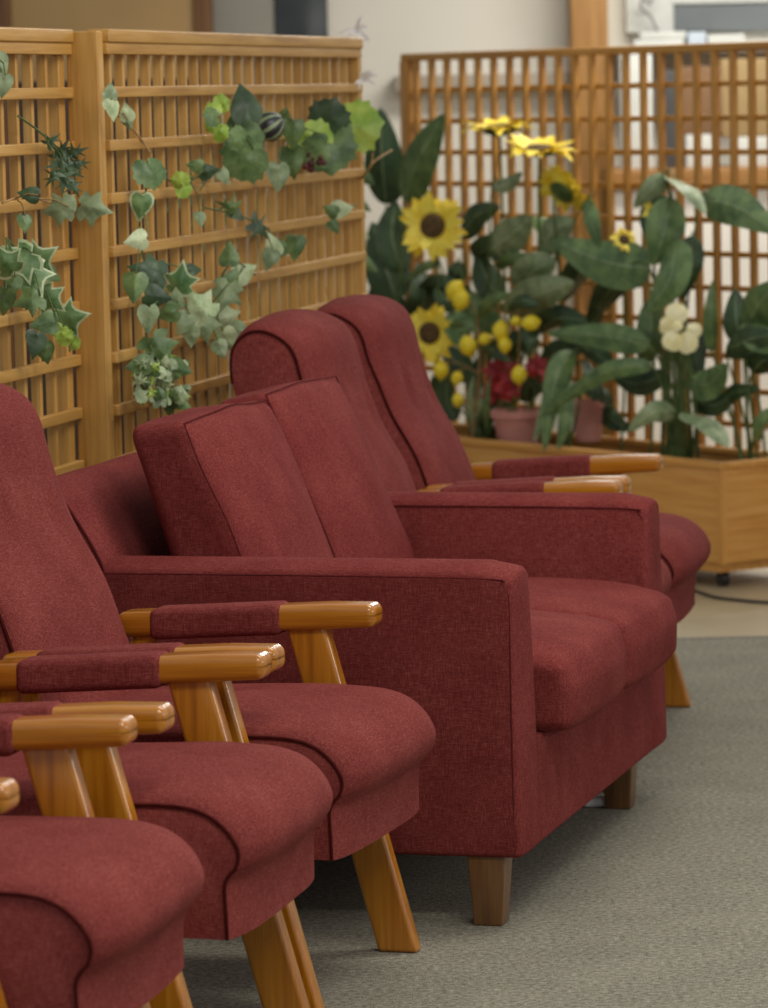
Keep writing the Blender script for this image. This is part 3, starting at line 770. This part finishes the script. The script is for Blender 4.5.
for (px, py, r) in ((496, 372, 15), (508, 388, 15), (492, 392, 13), (514, 372, 12), (536, 366, 13), (548, 376, 11), (503, 360, 9)):
    p = on_pl(px, py, .10) - o0; pb = bmesh.new()
    for k in range(9):
        flat_leaf(pb, HEART, p, 2 * PI * k / 9 + random.uniform(-.2, .2), r / 290 * .95, (random.uniform(-.5, .5), random.uniform(-.2, .6)), .4, .2, 0, .8)
    bmesh.ops.create_uvsphere(pb, u_segments=8, v_segments=6, radius=r / 290 * .16, matrix=Matrix.Translation(p))
    obj('blossom', pb, M['crimson'], t)
    tube(sb, catmull([Vector((p.x * .3, p.y * .3, 0)), p * .5 + Vector((0, .02, .0)), p + Vector((0, .004, 0))], 4), .003, 5)
obj('stem', sb, M['stem'], t)
# cream flower
c = on_pl(681, 327, .03); base = on_pl(684, 452, .12); base.z = .31
t = thing('cream_flower', 'single cream flower among the broad leaves of the planter', 'flower', base)
pb, sb = bmesh.new(), bmesh.new(); c = c - base
PETAL = [(0, .02), (.2, .03), (.42, .22), (.52, .5), (.44, .8), (.22, .97), (0, 1.0)]
for (dx, dz, ang, s, dy) in ((-.002, .012, 98, .058, 0), (-.014, .0, 170, .044, -.004), (.014, -.006, -8, .040, -.002), (-.012, -.012, 242, .052, -.010), (.008, -.012, -72, .056, -.016), (.002, -.004, 140, .030, -.018)):
    flat_leaf(pb, PETAL, c + Vector((dx, dy, dz)), math.radians(ang), s * 1.22, (random.uniform(-.5, .5), random.uniform(-.1, .5)), .35, .35, 0, .98)
tube(sb, catmull([Vector((0, 0, 0)), c * .5 + Vector((.0, .03, 0)), c + Vector((0, .008, 0))], 6), .004, 6)
obj('petals', pb, M['cream'], t); obj('stem', sb, M['stem'], t)

# ------------------------------------------------------------------ floor, back wall and what stands there
CARPET = carpet_mat()
bm = bmesh.new(); rbox(bm, (-9, .5, -.05), (8, 10.80, 0), .001)
struct('floor', bm, CARPET, 'grey cut-pile carpet')
bm = bmesh.new(); rbox(bm, (-9, 10.8015, -.052), (8, 19, -.002), .001)
struct('floor', bm, plain('beige_vinyl', (152, 138, 106), (166, 150, 118), 3, .4), 'beige vinyl floor beyond the carpet')
bm = bmesh.new(); rbox(bm, (-9, 10.792, -.004), (8, 10.81, .003), .0015)
struct('trim_1', bm, plain('carpet_strip', (120, 112, 98), (132, 124, 108), 20, .5), 'threshold strip at the carpet edge')
WY = 17.0
WALL = plain('cream_wall', (214, 210, 196), (222, 218, 206), 1.5, .8)
def prect(x0, y0, x1, y1, Y, th):
    a, b = at(x0, y1, Y), at(x1, y0, Y)
    return (a.x, Y, a.z), (b.x, Y + th, b.z)
struct('wall_back', box((-9, WY, 0), (8, WY + .1, 3.1), .001), WALL, 'plain cream back wall')
FY = WY - .002
a = at(195, 30, WY).x; b = at(12, 30, WY).x; g = at(275, 30, WY).x; d = at(328, 30, WY).x
TAN = plain('tan_door_leaf', (176, 142, 90), (186, 152, 98), 2, .5)
DKW = wood('dark_frame_wood', 2, (84, 56, 28), (118, 80, 42), (138, 98, 56), .5)
struct('door_1', box((b, WY - .045, 0), (a, FY, 2.05), .004), TAN, 'plain tan door')
o = bpy.data.objects['door_1']
obj('frame', rbox(box((b - .075, WY - .06, 0), (b - .001, FY, 2.05), .003), (a + .001, WY - .06, 0), (a + .075, FY, 2.05), .003), DKW, o)
bm = bmesh.new(); rbox(bm, (a + .077, WY - .02, 0), (g, FY, 2.3), .002)
struct('trim_2', bm, plain('grey_panel', (150, 146, 134), (158, 154, 142), 2, .6), 'grey wall panel')
GLASS = plain('dark_glass', (34, 40, 42), (60, 66, 66), 3, .15)
struct('window_1', box((g + .003, WY - .03, .9), (d, FY, 2.2), .004), GLASS, 'dark window pane')
col_l, col_r = at(571, 20, WY - .3).x, at(608, 20, WY - .3).x
struct('trim_3', box((col_l, WY - .3, 0), (col_r, FY, 2.7), .006), wood('post_wood', 2, (128, 86, 38), (152, 110, 54), (168, 124, 70), .5), 'wooden wall post')
# grey ledge along the wall left of the post
lo, hi = prect(395, 72, 569, 92, WY - .12, .115)
struct('trim_4', box((lo[0], WY - .12, lo[2]), (col_l - .002, FY, hi[2]), .004), plain('grey_ledge', (160, 150, 134), (170, 160, 144), 3, .6), 'greyish ledge along the wall')
# unseen cupboard shape added to darken the left gaps; plant glimpsed through the rest
a0, b0 = at(8, 120, 13.2).x, at(214, 120, 13.2).x
t = thing('backdrop', 'dark cabinet added to darken the gaps of the lattice at the left', 'backdrop', (a0, 13.2, 0))
DKB = plain('dark_backdrop', (74, 54, 32), (90, 68, 42), 4, .5)
obj('body', box((0, 0, 0), (b0 - a0, .45, 1.56), .006), DKB, t)
for k in range(2):
    w_ = (b0 - a0) / 2
    dd = obj('door', box((k * w_ + .004, -.02, .08), ((k + 1) * w_ - .004, -.001, 1.53), .004), DKB, t)
    obj('handle', box((w_ - .05 + k * .085, -.035, .85), (w_ - .035 + k * .085, -.021, .98), .004), M['blackplastic'], dd)
c0 = at(275, 200, 12.4)
t = thing('leafy_plant', 'green leafy plant glimpsed through the gaps of the long screen', 'plant', (c0.x, 12.4, 0))
fb, sb, pb = bmesh.new(), bmesh.new(), bmesh.new()
lathe(pb, [(0, 0), (.13, 0), (.17, .32), (.18, .34), (.155, .34), (.15, .30), (0, .30)], 24); obj('pot', pb, M['pinkpot'], t)
for k in range(46):
    a_ = random.uniform(0, 2 * PI); z_ = random.uniform(.75, 1.42); r_ = random.uniform(.05, .22)
    q = Vector((r_ * math.cos(a_), r_ * math.sin(a_), z_)); d_ = Vector((math.cos(a_), math.sin(a_), 0))
    big_leaf(fb, [q, q + d_ * .06 + Vector((0, 0, .03)), q + d_ * .14 + Vector((0, 0, -.02))], random.uniform(.05, .08), 0, LI[random.choice(['mid', 'ivy', 'pale', 'grey'])])
    tube(sb, catmull([Vector((d_.x * .03, d_.y * .03, .30)), Vector((d_.x * r_ * .5, d_.y * r_ * .5, z_ * .7)), q], 4), .004, 5)
obj('stem', sb, M['stem'], t); obj('foliage', fb, LM, t)
# counter with boxes right of the post
CYY = 16.2
lo, hi = prect(610, 164, 900, 190, CYY, .06)
t = thing('counter', 'wood-edged white counter beyond the planter lattice', 'counter', (lo[0], CYY, 0))
z1 = hi[2]; z0 = lo[2]; L = 2.0
obj('worktop', box((0, 0, z0), (L, .60, z1), .006, n=2), wood('counter_edge', 0, (128, 86, 40), (152, 108, 54), (168, 124, 70), .45), t)
obj('front_panel', box((.02, .04, .0), (L, .10, z0 - .001), .004, n=2), plain('white_laminate', (216, 212, 202), (226, 222, 212), 2, .5), t)
def stuff_on(name, label, cat, r, mat, z=None, dep=.16, dy=.1, group=None):
    lo, hi = prect(*r, CYY + dy, dep)
    zz = lo[2] if z is None else z
    o = obj(name, box((0, 0, 0), (hi[0] - lo[0], dep, hi[2] - zz), .006, n=1), mat); o.location = (lo[0], CYY + dy, zz)
    return tag(o, label, cat, group), hi[2]
W1 = plain('white_card', (192, 194, 188), (204, 206, 200), 6, .6)
BR = plain('brown_card', (112, 82, 54), (126, 94, 62), 6, .7); TN = plain('tan_card', (146, 122, 80), (156, 132, 90), 6, .7); BL = plain('pale_blue_card', (176, 188, 200), (190, 202, 212), 6, .6); DK = plain('dark_card', (58, 58, 58), (70, 70, 70), 6, .7)
_, zb = stuff_on('storage_box', 'white box on the counter under the brown box', 'box', (686, 134, 716, 164), W1, z1, group='boxes on the counter')
stuff_on('storage_box', 'brown box stacked on the white box on the counter', 'box', (682, 66, 722, 133.5), BR, zb, group='boxes on the counter')
_, zb = stuff_on('storage_box', 'white box on the counter under the large tan box', 'box', (736, 136, 786, 164), W1, z1, group='boxes on the counter')
stuff_on('storage_box', 'large tan box stacked at the right on the counter', 'box', (722, 58, 790, 135.5), TN, zb, group='boxes on the counter')
stuff_on('storage_box', 'narrow white carton on the counter beside the wooden post', 'box', (622, 54, 652, 164), W1, z1, group='boxes on the counter')
stuff_on('storage_box', 'slim dark carton on the counter left of the brown box', 'box', (662, 70, 681, 164), DK, z1, group='boxes on the counter')
# shelf behind with paper and blue packets
lo, hi = prect(616, 46, 900, 52, CYY + .42, .30)
t2 = thing('wall_shelf', 'long white wall shelf above the counter', 'shelf', (lo[0], CYY + .42, lo[2]))
obj('board', box((0, 0, 0), (1.9, WY - CYY - .425, hi[2] - lo[2]), .004, n=1), W1, t2)
for xx in (.12, 1.0):
    obj('bracket', box((xx, .1, -.12), (xx + .02, WY - CYY - .425, -.001), .003, n=1), DK, t2)
zs = hi[2]
def on_shelf(name, label, cat, x0, x1, ytop, mat, z=zs, group=None, dep=.2):
    lo, hi = prect(x0, ytop, x1, 46, CYY + .45, dep)
    o = obj(name, box((0, 0, 0), (hi[0] - lo[0], dep, hi[2] - z), .006, n=1), mat); o.location = (lo[0], CYY + .45, z + .0005)
    tag(o, label, cat, group); return hi[2]
q = on_shelf('paper_stack', 'lower thick stack of white paper on the wall shelf', 'papers', 634, 684, 39, W1, group='paper stacks on the shelf')
on_shelf('paper_stack', 'thin stack of paper on top of the thick white stack', 'papers', 640, 686, 31.5, W1, q, group='paper stacks on the shelf')
on_shelf('storage_box', 'pale blue packet on the wall shelf right of the paper stacks', 'box', 688, 706, 32, BL)
on_shelf('storage_box', 'white packet on the wall shelf in front of the grey window', 'box', 708, 745, 34, W1)
lo, hi = prect(674, -60, 860, 32, FY - .06, .055)
o = struct('window_2', box((lo[0], FY - .05, lo[2]), (hi[0], FY, hi[2]), .004), plain('grey_glass', (110, 116, 118), (124, 130, 132), 2, .25), 'grey window')
obj('frame', rbox(box((lo[0] - .2, FY - .07, lo[2]), (lo[0] - .001, FY, hi[2]), .003), (lo[0], FY - .065, at(700, 4, FY).z), (hi[0], FY - .051, at(700, -3, FY).z), .003), W1, o)
bm = bmesh.new()
w0 = at(660, 30, WY - .14)
tube(bm, catmull([Vector((0, 0, 0)) + (at(x, y, WY - .14) - w0) for x, y in ((660, 44), (657, 30), (650, 16), (641, 8), (644, -2), (650, 4), (655, -10))], 6), .006, 6)
o = obj('cable', bm, plain('grey_cable', (120, 124, 122), (130, 134, 132), 10, .5)); o.location = w0; tag(o, 'thin grey cable looping down the wall to the shelf', 'cable')
# cable on the vinyl floor, white plug under the sofa
bm = bmesh.new()
pts = [on_plane(x, y, (0, 0, .004), Vector((0, 0, 1))) for x, y in ((694, 590), (715, 597), (738, 600), (760, 602), (790, 603))]
tube(bm, catmull([p - pts[0] for p in pts], 5), .005, 6); o = obj('cable', bm, M['blackplastic']); o.location = pts[0]; tag(o, 'black cable lying on the vinyl floor by the planter', 'cable')
p = on_plane(596, 806, (0, 0, 0), Vector((0, 0, 1)))
bm = bmesh.new(); rbox(bm, (-.028, -.02, 0), (.026, .02, .022), .008, 2, ns=3); tube(bm, catmull([(.02, 0, .012), (-.05, .05, .008), (-.16, .12, .006), (-.24, .3, .006)], 5), .004, 6)
o = obj('power_plug', bm, M['white']); o.location = p; tag(o, 'white plug on its lead lying under the far front foot of the sofa', 'plug')

# ------------------------------------------------------------------ light
def area(name, loc, rot, sx, sy, watts, col=(1, 1, 1)):
    l = bpy.data.lights.new(name, 'AREA'); l.shape = 'RECTANGLE'; l.size = sx; l.size_y = sy; l.energy = watts; l.color = col
    o = bpy.data.objects.new(name, l); COL.objects.link(o); o.location = loc; o.rotation_euler = rot
    return o
area('daylight_window', (4.6, 5.6, 1.75), (0, math.radians(90), 0), 1.1, 2.4, 42, (1, .96, .90))
for i, y in enumerate((4.5, 7.5, 10.5, 13.0, 15.5)):
    area('ceiling_light', (.9 if i < 3 else 1.5, y, 2.75), (0, 0, 0), 1.6, .6, (52, 32, 9, 56, 62)[i], (1, .95, .86))
w = bpy.data.worlds.new('room_light'); SC.world = w; w.use_nodes = True
w.node_tree.nodes['Background'].inputs['Color'].default_value = (.95, .95, 1, 1)
w.node_tree.nodes['Background'].inputs['Strength'].default_value = .40

# ------------------------------------------------------------------ camera
cd = bpy.data.cameras.new('camera'); cam = bpy.data.objects.new('camera', cd); COL.objects.link(cam)
cd.sensor_fit = 'VERTICAL'; cd.sensor_height = 36; cd.sensor_width = 36; cd.lens = F / 1008 * 36
cd.clip_start = .1; cd.clip_end = 100
cam.matrix_world = Matrix(((rt.x, up.x, -fw.x, 0), (rt.y, up.y, -fw.y, 0), (rt.z, up.z, -fw.z, CAMZ), (0, 0, 0, 1)))
cd.dof.use_dof = True; cd.dof.focus_distance = 7.0; cd.dof.aperture_fstop = 7.0
SC.camera = cam
vs = SC.view_settings
vs.view_transform = 'Standard'; vs.look = 'None'; vs.gamma = 1; vs.exposure = 0; vs.use_curve_mapping = False
